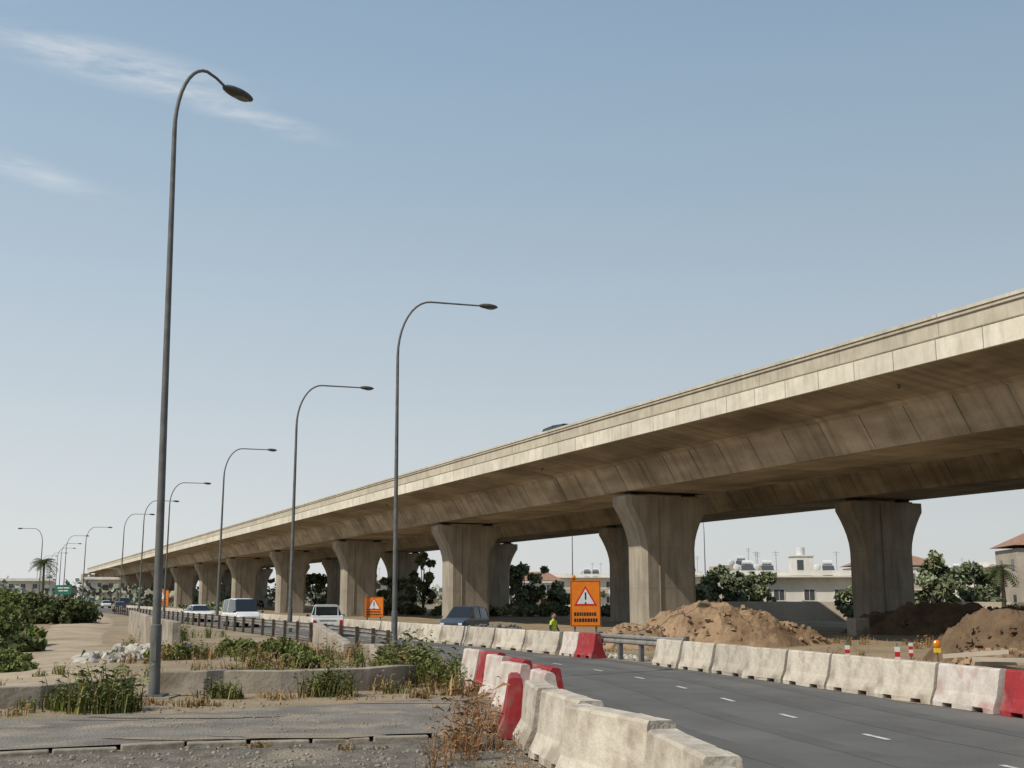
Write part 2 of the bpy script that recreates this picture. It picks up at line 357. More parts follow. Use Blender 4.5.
# ------------------------------------------------------------------ viaduct
P0=(10.5,81.5,0); ANG=math.atan2(0.9135,-0.4067); SP=37.04
def deck(yc,name):
    b=MB(); t0,t1=-140,430
    sc=[(7.80,11.66),(7.80,12.35),(7.5,12.42),(-7.5,12.42),(-7.80,12.35),(-7.80,11.66),(-4.5,11.15),(-4.2,10.95),(-3.2,9.3),(3.2,9.3),(4.2,10.95),(4.5,11.15)]
    seg=3.087; x=t0; nS=len(sc)
    while x<t1:
        r=random.uniform(0.84,1.10)
        A=[(x,yc+a,z) for a,z in sc]; B=[(x+seg,yc+a,z) for a,z in sc]
        for j in range(nS):
            k=(j+1)%nS
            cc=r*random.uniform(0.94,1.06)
            if j in (9,7): cc*=1.15  # webs lightened: bounce light from the ground put into the colour
            if j in (11,5): cc*=0.86  # cantilever underside darkened, overhang shade painted into the tint
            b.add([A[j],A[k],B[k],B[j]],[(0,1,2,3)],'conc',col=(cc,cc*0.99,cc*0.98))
        for s_ in (1,-1):
            b.loft([[(x-.02,yc+s_*3.22,9.32),(x+.02,yc+s_*3.22,9.32),(x+.02,yc+s_*3.18,9.30),(x-.02,yc+s_*3.18,9.30)],[(x-.02,yc+s_*4.23,10.94),(x+.02,yc+s_*4.23,10.94),(x+.02,yc+s_*4.15,10.96),(x-.02,yc+s_*4.15,10.96)]],'conc',col=.6)
        x+=seg
    b.add([(t0,yc+a,z) for a,z in sc],[tuple(range(nS))],'conc')
    b.add([(t1,yc+a,z) for a,z in sc],[tuple(range(nS-1,-1,-1))],'conc')
    for sgn in (1,-1):
        x=t0
        while x<t1:
            c=random.uniform(0.90,1.10)
            b.box((x+1.25,yc+sgn*7.90,12.10),(2.46,0.17,0.86),'fascia',col=(c,c,c*0.99)); x+=2.5
        x=t0
        while x<t1:
            c=random.uniform(0.70,0.82)
            b.box((x+3.08,yc+sgn*7.70,13.00),(6.15,0.22,0.92),'fascia',col=(c,c*.97,c*.92))
            b.box((x+3.08,yc+sgn*7.70,13.54),(6.15,0.34,0.14),'fascia',col=c*1.08)
            x+=6.174
        b.box(((t0+t1)/2,yc+sgn*7.845,13.30),(t1-t0,0.06,0.035),'conc',col=.7)
        b.box(((t0+t1)/2,yc+sgn*7.845,12.62),(t1-t0,0.06,0.05),'conc',col=0.7)
    for k in range(-3,12):
        t=k*SP
        for sgn in(1,-1):
            b.tube([(t+6,yc+sgn*6.4,11.6),(t+6,yc+sgn*6.4,11.25)],0.07,'steel')
    return b.build(name,loc=P0,rz=ANG)
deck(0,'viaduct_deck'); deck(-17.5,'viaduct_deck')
def pier_mesh():
    b=MB(); rings=[]
    zs=[-0.6,0,1.5,3,4.4,5.4,6.0,6.6,7.1,7.6,8.0,8.35,8.36,9.0]
    for z in zs:
        if z<=5.4: a=2.15
        else: q=min(1,(z-5.4)/2.95); a=2.15+1.2*(q**1.7)
        bb=1.2; ch=0.32
        rings.append([(-bb+ch,-a,z),(bb-ch,-a,z),(bb,-a+ch,z),(bb,a-ch,z),(bb-ch,a,z),(-bb+ch,a,z),(-bb,a-ch,z),(-bb,-a+ch,z)])
    b.loft(rings,'pier')
    for y in (-2.3,2.3):
        b.box((0,y,9.07),(1.1,1.0,0.14),'pier',col=0.8); b.box((0,y,9.21),(0.8,0.7,0.20),'cardark')
    b.tube([(-1.23,0.9,0.0),(-1.23,0.9,8.9)],0.05,'pier',seg=6,col=0.7)
    for z in (2.7,5.4):
        b.box((0,0,z),(2.41,3.6,0.03),'pier',col=.75); b.box((0,0,z),(1.7,4.31,0.03),'pier',col=.75)
    return b.mesh('viaduct_pier')
pm=pier_mesh(); R=Matrix.Rotation(ANG,3,'Z')
for row,(yc,sk_) in enumerate(((0,0),(-17.5,-2.4))):
    for k in range(-2,12):
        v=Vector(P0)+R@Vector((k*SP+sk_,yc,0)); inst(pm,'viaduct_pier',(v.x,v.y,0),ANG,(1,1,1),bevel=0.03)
b=MB(); b.box((0,0,5.5),(16,36,11.9),'pier'); v=Vector(P0)+R@Vector((438,-8.7,0)); b.build('bridge_abutment',loc=v,rz=ANG)

# ------------------------------------------------------------------ barriers
def jersey(kind,Ln=2.0,h=0.85,wb=0.29,wt=0.10,slots=True):
    b=MB()
    prof=[(-wb,0),(-wb,.09),(-wb*.66,.32),(-wt,h-.03),(-wt+.03,h),(wt-.03,h),(wt,h-.03),(wb*.66,.32),(wb,.09),(wb,0)]
    xs=[(-Ln/2,0),(-Ln*.34,0),(-Ln*.335,1),(-Ln*.17,1),(-Ln*.165,0),(Ln*.165,0),(Ln*.17,1),(Ln*.335,1),(Ln*.34,0),(Ln/2,0)]
    rings=[]
    for x,sl_ in xs:
        r=[]
        for i,(y,z) in enumerate(prof):
            if slots and sl_ and i in(0,9): z=0.085
            r.append((x,y+0.010*random.uniform(-1,1),z+0.009*random.uniform(-1,1)))
        rings.append(r)
    b.loft(rings,kind,col=random.uniform(0.84,1.1))
    return b
def jb(kind,name,x,y,rz,Ln=2.0,h=0.85,wb=0.29,wt=0.10,extra=None,jit=.02,bv=.02):
    b=jersey(kind,Ln,h,wb,wt)
    if extra: extra(b)
    return b.build(name,loc=(x+random.uniform(-jit,jit),y,0.003),rz=rz+random.uniform(-jit,jit),bevel=bv)
def along(path,s):
    acc=0
    for i in range(len(path)-1):
        l=(path[i+1]-path[i]).length
        if acc+l>=s:
            t=(s-acc)/l; q=path[i].lerp(path[i+1],t); e=path[i+1]-path[i]; return q,math.atan2(e.y,e.x)
        acc+=l
    e=path[-1]-path[-2]; return path[-1],math.atan2(e.y,e.x)
def refl(b):
    L_=max(v[0] for v in b.v)
    b.box((L_+.012,0.0,0.66),(0.02,0.10,0.10),'signred')
    b.box((L_*.8,0.175,0.62),(0.10,0.04,0.10),'signred')
for (x,y,a,Ln) in ((1.42,7.95,-97,1.85),(1.54,10.35,-82,1.8),(1.14,12.95,-66,1.9),(0.74,15.15,-77,1.85),(0.42,17.05,-84,1.5)):
    jb('barrier','concrete_barrier',x,y,math.radians(a),Ln,0.87,0.33,0.16,refl,.01,.03)
for i,(x,y,a,k) in enumerate(((0.06,18.5,-88,'red'),(0.50,19.5,-80,'whitep'),(0.62,20.9,-74,'red'),(0.05,21.9,-70,'whitep'),(0.12,23.4,-72,'red'),(-0.3,24.6,-72,'whitep'),(-0.45,26.2,-70,'red'),(-0.85,27.4,-70,'whitep'))):
    jb(k,'plastic_barrier',x,y,math.radians(a),1.15,0.90,0.27,0.09)
q=smooth_path([(14,4),(11.6,12),(9.3,20.5),(7.2,28.5),(4.9,36.4)],0.5); s=0.0
tot=sum((q[i+1]-q[i]).length for i in range(len(q)-1))
while s<tot-1.0:
    p_,a=along(q,s+1.0)
    kind='barrier'
    if 21.7<p_.y<24.0: kind='whitep'
    elif 18.6<p_.y<=21.7: kind='red'
    jb(kind,'concrete_barrier' if kind=='barrier' else 'plastic_barrier',p_.x,p_.y,a,1.92,0.80,jit=.045)
    s+=2.03
jb('red','plastic_barrier',2.75,41.4,math.radians(112),1.3,0.85); jb('whitep','plastic_barrier',2.25,42.7,math.radians(112),1.3,0.85)
q=smooth_path([(1.9,43.6),(0.2,47.3),(-9.7,69),(-25.6,105),(-70.1,205)],1.0); s=0
while s<150:
    p_,a=along(q,s+1.5); jb('barrier','concrete_barrier',p_.x,p_.y,a,2.97,0.82); s+=3.02
# ------------------------------------------------------------------ guardrails
def guardrail(path,name,zt=0.72,post=2.0,k='rail',pk='post',double=False):
    b=MB(); prof=[(0,0),(0.05,0.04),(0.05,0.10),(0,0.155),(0.05,0.21),(0.05,0.27),(0,0.31)]
    rg=[]
    for i,p in enumerate(path):
        t=(path[min(i+1,len(path)-1)]-path[max(i-1,0)]).normalized(); n_=Vector((t.y,-t.x))
        rg.append([(p.x+n_.x*a,p.y+n_.y*a,zt-0.31+z) for a,z in prof])
    b.loft(rg,k,closed=False)
    L_=sum((path[i+1]-path[i]).length for i in range(len(path)-1)); s=0.3
    while s<L_:
        p,a=along(path,s); n_=Vector((math.sin(a),-math.cos(a)))
        b.box((p.x-n_.x*0.08,p.y-n_.y*0.08,zt/2-0.05),(0.13,0.14,zt+0.2),pk,rz=a); s+=post
    return b.build(name)
guardrail(smooth_path([(-4.4,43),(-5.9,47.5),(-11.6,61),(-30.6,104),(-52,153)]),'guardrail',0.85,2.8)
guardrail(smooth_path([(2.9,41.6),(4.0,39.2),(5.3,36.2)]),'guardrail',0.85,1.4,pk='steel')
# ------------------------------------------------------------------ low walls
def wall(path,h,th,name,k='wall',zb=-0.2):
    b=MB(); rg=[]
    for i,p in enumerate(path):
        t=(path[min(i+1,len(path)-1)]-path[max(i-1,0)]).normalized(); n_=Vector((t.y,-t.x))*th/2
        hh=h if not callable(h) else h(i/(len(path)-1)); e=0.035*nz(i*.8,2.2)
        rg.append([(p.x+n_.x,p.y+n_.y,zb),(p.x+n_.x,p.y+n_.y,hh+e),(p.x-n_.x,p.y-n_.y,hh+e),(p.x-n_.x,p.y-n_.y,zb)])
    b.loft(rg,k); return b.build(name,bevel=0.025)
wall(smooth_path([(-22,19),(-13,22.3),(-9.3,23.3),(-8.3,25.6)],1),0.40,0.32,'low_wall')
wall(smooth_path([(-8.0,26.2),(-5.2,26.6),(-3.4,27.5),(-2.5,28.8)],0.8),0.48,0.34,'low_wall')
wall(smooth_path([(-11.7,41),(-14.5,48),(-24,74)],2),lambda t:1.25,0.3,'culvert_parapet')
wall(smooth_path([(-8.8,53),(-7.4,48),(-5.9,42.5)],1),lambda t:0.95-0.5*t,0.35,'culvert_parapet')
wall(smooth_path([(-5.0,41),(-4.2,39.5)],1),0.5,0.6,'concrete_block')
wall(smooth_path([(-11.2,46),(-8.8,44.5)],1),0.45,0.5,'concrete_block')

# ------------------------------------------------------------------ lamps
def lamp(x,y,Ht,ad,arm=2.9,ch=1.5,cv=2.6,droop=0.0,lean=0.0,th=1.0):
    b=MB(); ad=math.radians(ad); ux,uy=math.cos(ad),math.sin(ad)
    pts=[];rad=[]
    for i in range(9):
        z=(Ht-cv)*i/8; pts.append((0,0,z)); rad.append((0.125-0.065*z/Ht)*th)
    for i in range(1,11):
        a=math.pi/2*i/10; r_=ch*(1-math.cos(a)); z=Ht-cv+cv*math.sin(a)
        pts.append((ux*r_,uy*r_,z)); rad.append((0.062-0.0015*i)*th)
    pts.append((ux*(ch+arm*.5),uy*(ch+arm*.5),Ht-droop*.35)); rad.append(0.043*th)
    pts.append((ux*(ch+arm),uy*(ch+arm),Ht-droop)); rad.append(0.04*th)
    b.tube(pts,rad,'steel',seg=10)
    b.tube([(0,0,0),(0,0,1.5),(0,0,1.52)],[0.15*th,0.145*th,0.12*th],'steel',seg=12)
    b.box((0.0,-0.14*th,0.95),(0.10,0.02,0.4),'steel',col=.6)
    Rm=Matrix.Rotation(ad,3,'Z')@Matrix.Rotation(0.03+droop*.25,3,'Y')
    hl=0.36
    c=Vector((ux*(ch+arm+hl),uy*(ch+arm+hl),Ht-droop*1.15))
    b.ell(c,(0.46,0.18,0.12),'lamphead',R=Rm,seg=14,rg=8)
    b.ell(c+Vector((ux*.08,uy*.08,-0.05)),(0.28,0.13,0.10),'lampglass',R=Rm)
    b.box((0,0,0.02),(0.5,0.5,0.06),'steel'); b.box((0,0,-0.06),(0.9,0.9,0.14),'kerb')
    o=b.build('street_lamp',smooth=True,loc=(x,y,0.0)); o.rotation_euler=(0,-lean,0)
    e=o.modifiers.new('e','EDGE_SPLIT'); e.split_angle=0.7
    return o
lamp(-7.66,25.4,14.62,50,0.55,0.85,1.8,0.22,0.019,0.82)
lamp(-5.0,50,15.2,18,2.35,th=.9,lean=0.006)
lamp(-13.25,70.0,15.05,18,2.45); lamp(-25.4,101,15.05,18,2.2,lean=-.004); lamp(-39.2,132,15.05,18,2.2)
for x,y in ((-50,157),(-61,182),(-79,215),(-96,250),(-109,281),(-122,312),(-136,343),(-151,374),(-165,405)): lamp(x,y,15+random.uniform(-.2,.2),18,2.2)
for x,y in ((-83,205),): lamp(x,y,14,190,2.0)
lamp(10.6,204,15,100,1.5); lamp(34,205,16,100,1.5)

# ------------------------------------------------------------------ mounds and rocks
def mound(x,y,rx,ry,h,k,name,rz=0,amp=0.25,sd=0,flat=0.85):
    b=MB(); n=56; vs=[]; fs=[]
    for j in range(n+1):
        for i in range(n+1):
            u=-1.15+2.3*i/n; v=-1.15+2.3*j/n; r=math.hypot(u,v)
            X=u*rx; Y=v*ry
            rr=r*(1+0.22*nz(math.atan2(v,u)*1.2,sd,1))
            base=max(0,1-rr); z=h*math.sin(min(1,base*1.15)*math.pi/2)**flat
            z+=amp*h*(nz(X+sd*7,Y,0.55)+0.6*nz(X,Y+sd,1.4)+0.4*nz(X,Y,3.5))*min(1,base*4)
            vs.append((X,Y,z-0.12-0.4*max(0,r-1)))
    for j in range(n):
        for i in range(n):
            a=j*(n+1)+i; fs.append((a,a+1,a+n+2,a+n+1))
    b.add(vs,fs,k)
    for _ in range(110):
        a=random.uniform(0,6.28); r=random.uniform(.3,1.12); X=rx*r*math.cos(a);Y=ry*r*math.sin(a)
        z=h*math.sin(min(1,max(0,1-r)*1.15)*math.pi/2)**flat; s=random.uniform(.05,.2)
        b.box((X,Y,z-0.03),(s*1.4,s,s),k,rz=random.uniform(0,3),rx=random.uniform(0,1),taper=.6)
    return b.build(name,smooth=False,loc=(x,y,H(x,y)),rz=rz)
mound(10.4,60,5.0,3.6,2.05,'mound','earth_mound',0.1,0.20,1)
mound(6.6,59,3.0,2.4,1.15,'mound','earth_mound',0.0,0.25,2)
mound(13.8,61,2.8,2.6,1.2,'mound','earth_mound',0.3,0.25,3)
mound(19.8,46,3.2,4.5,2.0,'mound_shade','earth_mound',0.3,0.25,4)
mound(29,78,7,4.5,2.0,'mound_shade','earth_mound',-0.2,0.3,5)
mound(36,72,6,6,2.6,'mound_shade','earth_mound',0.2,0.3,8)
mound(-1.0,66,3.0,2.4,0.95,'gmound','gravel_mound',0,0.06,6)
mound(16.4,40,1.6,1.6,0.7,'mound','earth_mound',0,0.3,7)
def rocks(name,cx,cy,rx,ry,n,s0,s1,k='rock',h=0.4,zo=None):
    b=MB()
    for _ in range(n):
        a=random.uniform(0,6.28); r=math.sqrt(random.random()); X=cx+rx*r*math.cos(a); Y=cy+ry*r*math.sin(a)
        s=random.uniform(s0,s1); z=(H(X,Y) if zo is None else zo)+h*(1-r)*random.random()+s*.2
        R_=Matrix.Rotation(random.uniform(0,6),3,'Z')@Matrix.Rotation(random.uniform(0,3),3,'X'); rings=[]
        for i in range(5):
            ph=-1.45+2.9*i/4
            rings.append([Vector((X,Y,z))+R_@Vector((s*math.cos(ph)*math.cos(t)*random.uniform(.7,1.1),s*.8*math.cos(ph)*math.sin(t)*random.uniform(.7,1.1),s*.6*math.sin(ph))) for t in [2*math.pi*j/6 for j in range(6)]])
        b.loft(rings,k,col=1)
    return b.build(name)
rocks('rubble_pile',-13.3,42.5,1.7,5.0,230,0.10,0.32,h=0.45)
rocks('rubble_pile',4.4,44.5,2.0,2.6,220,0.05,0.16,'rock',0.3)
rocks('pebbles',-9,23.2,6,1.2,160,0.02,0.06,'kerb',0.0)
rocks('pebbles',-3.4,20.0,3.2,1.6,200,0.010,0.03,'kerb',0.0,0.05)
rocks('pebbles',-3.0,15.3,3.8,2.0,520,0.012,0.045,'kerb',0.0,-0.02)
rocks('pebbles',0.6,14.5,.7,5,200,0.012,0.035,'kerb',0.0,0.0)

# ------------------------------------------------------------------ foliage
def foliage_into(b,k,blobs,dens,size,seed=0,aspect=1.6):
    r=np.random.default_rng(seed)
    i=b.mi(k)
    for (cx,cy,cz,rx,ry,rz,tint) in blobs:
        n=int(dens)
        d=r.normal(size=(n,3)); d/=np.linalg.norm(d,axis=1)[:,None]
        rad=r.random(n)**0.45*(1+0.25*np.sin(d[:,0]*5+cx)*np.cos(d[:,2]*4+cy))
        P=d*rad[:,None]*np.array([rx,ry,rz])+np.array([cx,cy,cz])
        u=r.normal(size=(n,3)); u/=np.linalg.norm(u,axis=1)[:,None]
        v=np.cross(u,r.normal(size=(n,3))); v/=np.linalg.norm(v,axis=1)[:,None]
        s=size*(0.5+r.random(n))
        A=P-u*(s*aspect*.5)[:,None]; B=P+v*(s*.5)[:,None]; C=P+u*(s*aspect*.5)[:,None]; D=P-v*(s*.5)[:,None]
        o=len(b.v)
        allv=np.stack([A,B,C,D],1).reshape(-1,3)
        b.v.extend(map(tuple,allv.tolist()))
        g_=tint*(0.65+0.7*r.random(n))
        for q in range(n):
            b.f.append([o+4*q,o+4*q+1,o+4*q+2,o+4*q+3]); b.fm.append(i)
            t=float(g_[q]); b.fc.append((t*(1+0.15*((q*7)%5-2)/2),t,t*0.9))
def tree(x,y,h,cw,k='leaf',seed=0,name='tree',dens=260,size=0.35,trunkfrac=0.35,z0=None):
    rd=random.Random(seed); b=MB(); z0=H(x,y) if z0 is None else z0
    th=h*trunkfrac
    b.tube([(0,0,-.2),(0.05,0.03,th*.5),(0.1,-.05,th),(0.12,0,h*.7)],[h*.03,h*.024,h*.02,h*.008],'bark',seg=8)
    bl=[]
    for i in range(10):
        a=i*2.4+rd.random(); rr=cw*rd.uniform(.2,.75); z=rd.uniform(th*1.05,h*.9)
        e=(rr*math.cos(a),rr*math.sin(a),z); b.tube([(0.1,0,th*.85),(e[0]*.5,e[1]*.5,(th+z)/2),e],[h*.014,h*.009,h*.004],'bark',seg=5)
        s=cw*rd.uniform(.22,.38)*(1.1-0.4*abs(z/h-.45)); bl.append((e[0],e[1],z,s,s,s*.8,rd.uniform(.6,1.5)))
    for i in range(8):
        a=rd.uniform(0,6.28); rr=cw*rd.uniform(.4,1.05); z=rd.uniform(th*.8,h*.9); s=cw*rd.uniform(.10,.22); bl.append((rr*math.cos(a),rr*math.sin(a),z,s,s,s*.8,rd.uniform(.7,1.5)))
    bl.append((0,0,h*.85,cw*.28,cw*.28,h*.14,1.2))
    foliage_into(b,k,bl,dens,size,seed)
    return b.build(name,loc=(x,y,z0))
def bush(x,y,rx,ry,h,k='leaf',seed=0,name='bush',dens=260,size=0.16,nb=9):
    rd=random.Random(seed); b=MB(); bl=[]
    for i in range(nb):
        a=rd.uniform(0,6.28); r_=math.sqrt(rd.random())*.85; s=rd.uniform(.18,.42)
        hz=h*(1-r_*.5)*rd.uniform(.35,.8)
        bl.append((rx*r_*math.cos(a),ry*r_*math.sin(a),hz,rx*s,ry*s,max(.18,h*rd.uniform(.2,.36)),rd.uniform(.6,1.5)))
        b.tube([(0,0,0),(rx*r_*math.cos(a)*.6,ry*r_*math.sin(a)*.6,hz)],[.04,.015],'bark',seg=5)
    foliage_into(b,k,bl,dens,size,seed)
    return b.build(name,loc=(x,y,H(x,y)-.05))
sd=10
for (x,y,rx,ry,h) in ((-44,98,6,5,3.2),(-37.5,94,4.0,4,2.8),(-50,104,7,6,3.7),(-35.5,92,2.2,3,2.0),(-27.4,62,2.2,4,1.7),(-25.1,57,1.6,3,1.4),(-22.0,50,1.5,3,1.2),(-19.5,45,1.3,2.6,0.9),(-60,125,10,8,4.0)):
    sd+=1; bush(x,y,rx,ry,h,'leaf' if sd%2 else 'leafdk',sd,dens=400,size=0.2,nb=12)
for (x,y,rx,ry,h) in ((-16.5,37.5,1.3,1.4,0.75),(-17.8,39,1.3,1.5,.85),(-15.1,34.2,1.2,1.0,0.55)):
    sd+=1; bush(x,y,rx,ry,h,'weed',sd,dens=400,size=0.10,nb=11)
# low shrubs on the culvert bank
for (x,y,rx,ry,h) in ((-7.2,37.5,1.0,1.2,.8),(-8.8,39.5,1.1,1.2,.8),(-6.0,33.5,.8,.8,.55),(-10.2,35.5,.9,1.0,.6)):
    sd+=1; bush(x,y,rx,ry,h,'weed',sd,dens=300,size=0.075,nb=10)
for (x,y,rx,ry,h) in ((-33,128,3,5,2.4),(-29,112,2,3,1.4),(-37,140,3,4,2.2)):
    sd+=1; bush(x,y,rx,ry,h,'leafbg',sd,dens=260,size=0.25)
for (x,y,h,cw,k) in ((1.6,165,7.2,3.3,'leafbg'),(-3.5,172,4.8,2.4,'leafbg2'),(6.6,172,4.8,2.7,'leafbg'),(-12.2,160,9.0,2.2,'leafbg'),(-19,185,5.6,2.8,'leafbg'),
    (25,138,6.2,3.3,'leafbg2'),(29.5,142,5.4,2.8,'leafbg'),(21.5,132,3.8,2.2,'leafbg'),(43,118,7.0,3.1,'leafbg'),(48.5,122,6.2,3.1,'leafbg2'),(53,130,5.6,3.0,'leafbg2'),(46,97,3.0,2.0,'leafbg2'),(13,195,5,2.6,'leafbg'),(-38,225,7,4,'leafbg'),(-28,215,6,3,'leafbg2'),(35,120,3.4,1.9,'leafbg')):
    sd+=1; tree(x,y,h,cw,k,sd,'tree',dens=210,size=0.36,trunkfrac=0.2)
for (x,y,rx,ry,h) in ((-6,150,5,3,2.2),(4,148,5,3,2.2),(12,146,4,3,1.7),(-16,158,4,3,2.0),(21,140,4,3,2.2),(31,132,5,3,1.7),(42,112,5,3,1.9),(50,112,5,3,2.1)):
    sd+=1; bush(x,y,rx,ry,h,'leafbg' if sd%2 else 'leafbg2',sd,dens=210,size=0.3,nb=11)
def palm(x,y,h,seed=0,fr=2.4):
    rd=random.Random(seed); b=MB(); b.tube([(0,0,-.2),(.1,0,h*.5),(0,0,h)],[.28,.2,.17],'bark',seg=8)
    for i in range(44):
        a=i*2.399; up_=rd.uniform(-.7,1.2); pts=[]
        for j in range(7):
            t=j/6; rr=fr*t*math.cos(up_*.7); z=h+fr*t*math.sin(up_)*.8-fr*.55*t*t; pts.append(Vector((rr*math.cos(a),rr*math.sin(a),z)))
        c=rd.uniform(.6,1.3); sdv=Vector((-math.sin(a),math.cos(a),0))
        for j in range(6):
            for sg in(-1,1):
                for q in (0,.5):
                    p=pts[j].lerp(pts[j+1],q); ll=fr*.26*(1-0.6*abs(j/6-.4)); e=p+sdv*sg*ll+Vector((0,0,-.35*ll))+(pts[j+1]-pts[j]).normalized()*ll*.5
                    b.add([p,p+(pts[j+1]-pts[j])*.3,e],[(0,1,2)],'palm',col=c)
    return b.build('palm_tree',loc=(x,y,0))
palm(-74,184,7.6,3,2.3); palm(47,112,4.8,5,1.7)
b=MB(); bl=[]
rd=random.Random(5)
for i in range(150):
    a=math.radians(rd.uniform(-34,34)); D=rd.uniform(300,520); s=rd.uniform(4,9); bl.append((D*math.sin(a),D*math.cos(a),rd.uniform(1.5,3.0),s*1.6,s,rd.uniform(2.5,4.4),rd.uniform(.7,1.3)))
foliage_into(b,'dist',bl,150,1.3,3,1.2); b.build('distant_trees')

def weeds(name,spots,k,seed=0,lean=0.35,wd=0.012):
    r=random.Random(seed); b=MB()
    for (cx,cy,rx,ry,n,h) in spots:
        tf=[(r.uniform(0,6.28),math.sqrt(r.random()),r.uniform(.35,1.3),r.uniform(.06,.2)) for _ in range(max(4,int(n/30)))]
        for _ in range(n):
            if r.random()<.85:
                ta,tq,th_,tr=r.choice(tf); X=cx+rx*tq*math.cos(ta)+r.gauss(0,tr); Y=cy+ry*tq*math.sin(ta)+r.gauss(0,tr); q=tq*.8
            else:
                a=r.uniform(0,6.28); q=math.sqrt(r.random()); X=cx+rx*q*math.cos(a); Y=cy+ry*q*math.sin(a); th_=.5
            z=H(X,Y)
            hh=h*th_*r.uniform(.4,1.1)*(1.15-q*.5); ba=r.uniform(0,6.28); ln=lean*hh*r.uniform(.2,1.6); w_=wd*r.uniform(.7,1.6)
            dx,dy=math.cos(ba),math.sin(ba); px,py=-dy*w_,dx*w_; c=r.uniform(.55,1.4)
            m1=(X+dx*ln*.35,Y+dy*ln*.35,z+hh*.55); tp=(X+dx*ln,Y+dy*ln,z+hh)
            b.add([(X-px,Y-py,z),(X+px,Y+py,z),(m1[0]+px*.8,m1[1]+py*.8,m1[2]),(m1[0]-px*.8,m1[1]-py*.8,m1[2]),tp],[(0,1,2,3),(3,2,4)],k,col=(c*r.uniform(.9,1.35),c,c*.85))
            for _l in range(3):
                t=r.uniform(.2,1); la=r.uniform(0,6.28); l=hh*.2*r.uniform(.5,1.6); bx=X+dx*ln*t*t; by=Y+dy*ln*t*t; bz=z+hh*t
                b.add([(bx,by,bz),(bx+math.cos(la)*l*.6-math.sin(la)*w_*1.8,by+math.sin(la)*l*.6+math.cos(la)*w_*1.8,bz+l*.4),(bx+math.cos(la)*l,by+math.sin(la)*l,bz+l*.3),(bx+math.cos(la)*l*.6+math.sin(la)*w_*1.8,by+math.sin(la)*l*.6-math.cos(la)*w_*1.8,bz+l*.25)],[(0,1,2,3)],k,col=c)
    return b.build(name)
weeds('weed_clump',[(-7.9,22.5,.8,.6,420,.8),(-8.9,23.0,.5,.4,140,.5),(-11.2,22.4,.6,.3,90,.35)],'weed',1)
weeds('weed_clump',[(-6.1,25.3,.35,.3,140,.5),(-3.9,25.9,.6,.4,260,.6),(-2.5,26.6,.3,.3,70,.35)],'weed',2)
weeds('weed_clump',[(-2.2,29.5,1.1,1.0,440,.95),(-1.3,28.2,.8,.8,280,.75),(-2.9,31.5,1.2,1.2,360,1.0),(-3.4,34,1.3,1.6,300,.9)],'weed',3)
weeds('weed_clump',[(-6.6,30.5,1.4,1.5,260,.45),(-8.3,36,2.0,2.5,300,.6),(-5.8,36,1.2,2.2,220,.55),(-11.6,30.0,1.0,.8,110,.35),(-12.6,26.5,1.2,.6,150,.4)],'weed',4)
weeds('dry_weeds',[(-7.6,29.5,2.8,1.8,420,.38),(-9.3,36,2.6,3,520,.5),(-8,41,2.2,3,420,.55),(-5.8,32,1.6,2,340,.5),(-3,27.8,1.3,.6,200,.4),(-5,39,1.5,3,320,.6),(-2.0,30.5,1.5,2.5,320,.8)],'dry',5)
weeds('dry_weeds',[(-11,21.8,2.5,.8,300,.22),(-6.8,23.9,2.4,.8,380,.25),(-3.6,25.4,1.8,.6,300,.28),(-1.2,26.2,.9,.6,200,.35),(-4.5,17.0,3.5,.25,160,.16),(-8.5,15.3,2.0,.3,60,.15)],'dry',6)
weeds('dry_weeds',[(-0.50,16.9,.36,.5,150,1.05),(-0.75,15.4,.35,.5,80,.7),(-0.4,18.6,.3,.4,90,.85),(-0.7,17.2,.8,.5,70,.4),(-0.2,14.4,.4,.6,60,.4),(-0.6,20.5,.5,.8,60,.6)],'drybrown',7,0.5,0.0045)
weeds('dry_weeds',[(5.5,52,5,3,500,.4),(12,45,5,5,500,.4),(-5,80,6,6,400,.6),(22,60,6,6,400,.6),(10,36,1.5,6,260,.35)],'dry',8)
weeds('weed_clump',[(-15.6,52,.9,5,260,.6),(-16.6,60,1.3,7,320,.8),(-19.0,41,.8,2.5,200,.6)],'weed',9)

# ------------------------------------------------------------------ signs
def worksign(x,y,zb,wd,ht,rz,name='roadworks_sign',lamps=True):
    b=MB()
    b.box((0,0,zb+ht/2),(wd,0.03,ht),'orange')
    b.box((-wd*.35,.05,(zb+ht)/2-.2),(.07,.05,zb+ht+.3),'steel'); b.box((wd*.35,.05,(zb+ht)/2-.2),(.07,.05,zb+ht+.3),'steel')
    for q in(-1,1):
        b.box((q*wd*.478,-.019,zb+ht/2),(.02,.006,ht*.96),'black')
    for q in (0.02,.98): b.box((0,-.019,zb+ht*q),(wd*.93,.006,.02),'black')
    cz=zb+ht*.64; s=wd*.38
    def tri(s,yy,k,dz=0): b.poly([(-s,yy,cz-s*.75+dz),(s,yy,cz-s*.75+dz),(0,yy,cz+s*.95+dz)],k)
    tri(s,-.020,'signred'); tri(s*.76,-.024,'white',-0.01)
    b.box((0,-.028,cz+.02*ht),(.055,.006,s*.62),'black'); b.box((0,-.028,cz-s*.52),(.06,.006,.06),'black')
    for r_ in range(2):
        z=zb+ht*(.27-.13*r_); xx=-wd*.38
        while xx<wd*.36:
            l=random.uniform(.05,.09); b.box((xx+l/2,-.020,z),(l,.006,ht*.075),'black'); xx+=l+.03
    if lamps:
        for q in(-.38,):
            b.tube([(q*wd,0.03,zb+ht),(q*wd,.03,zb+ht+.06)],.05,'cardark'); b.ell((q*wd,.03,zb+ht+.12),(.08,.05,.08),'amber')
    return b.build(name,loc=(x,y,0),rz=rz)
worksign(2.9,46.2,0.95,1.2,1.8,0.05)
worksign(-8.6,73,0.85,1.2,1.25,-0.1,lamps=False)
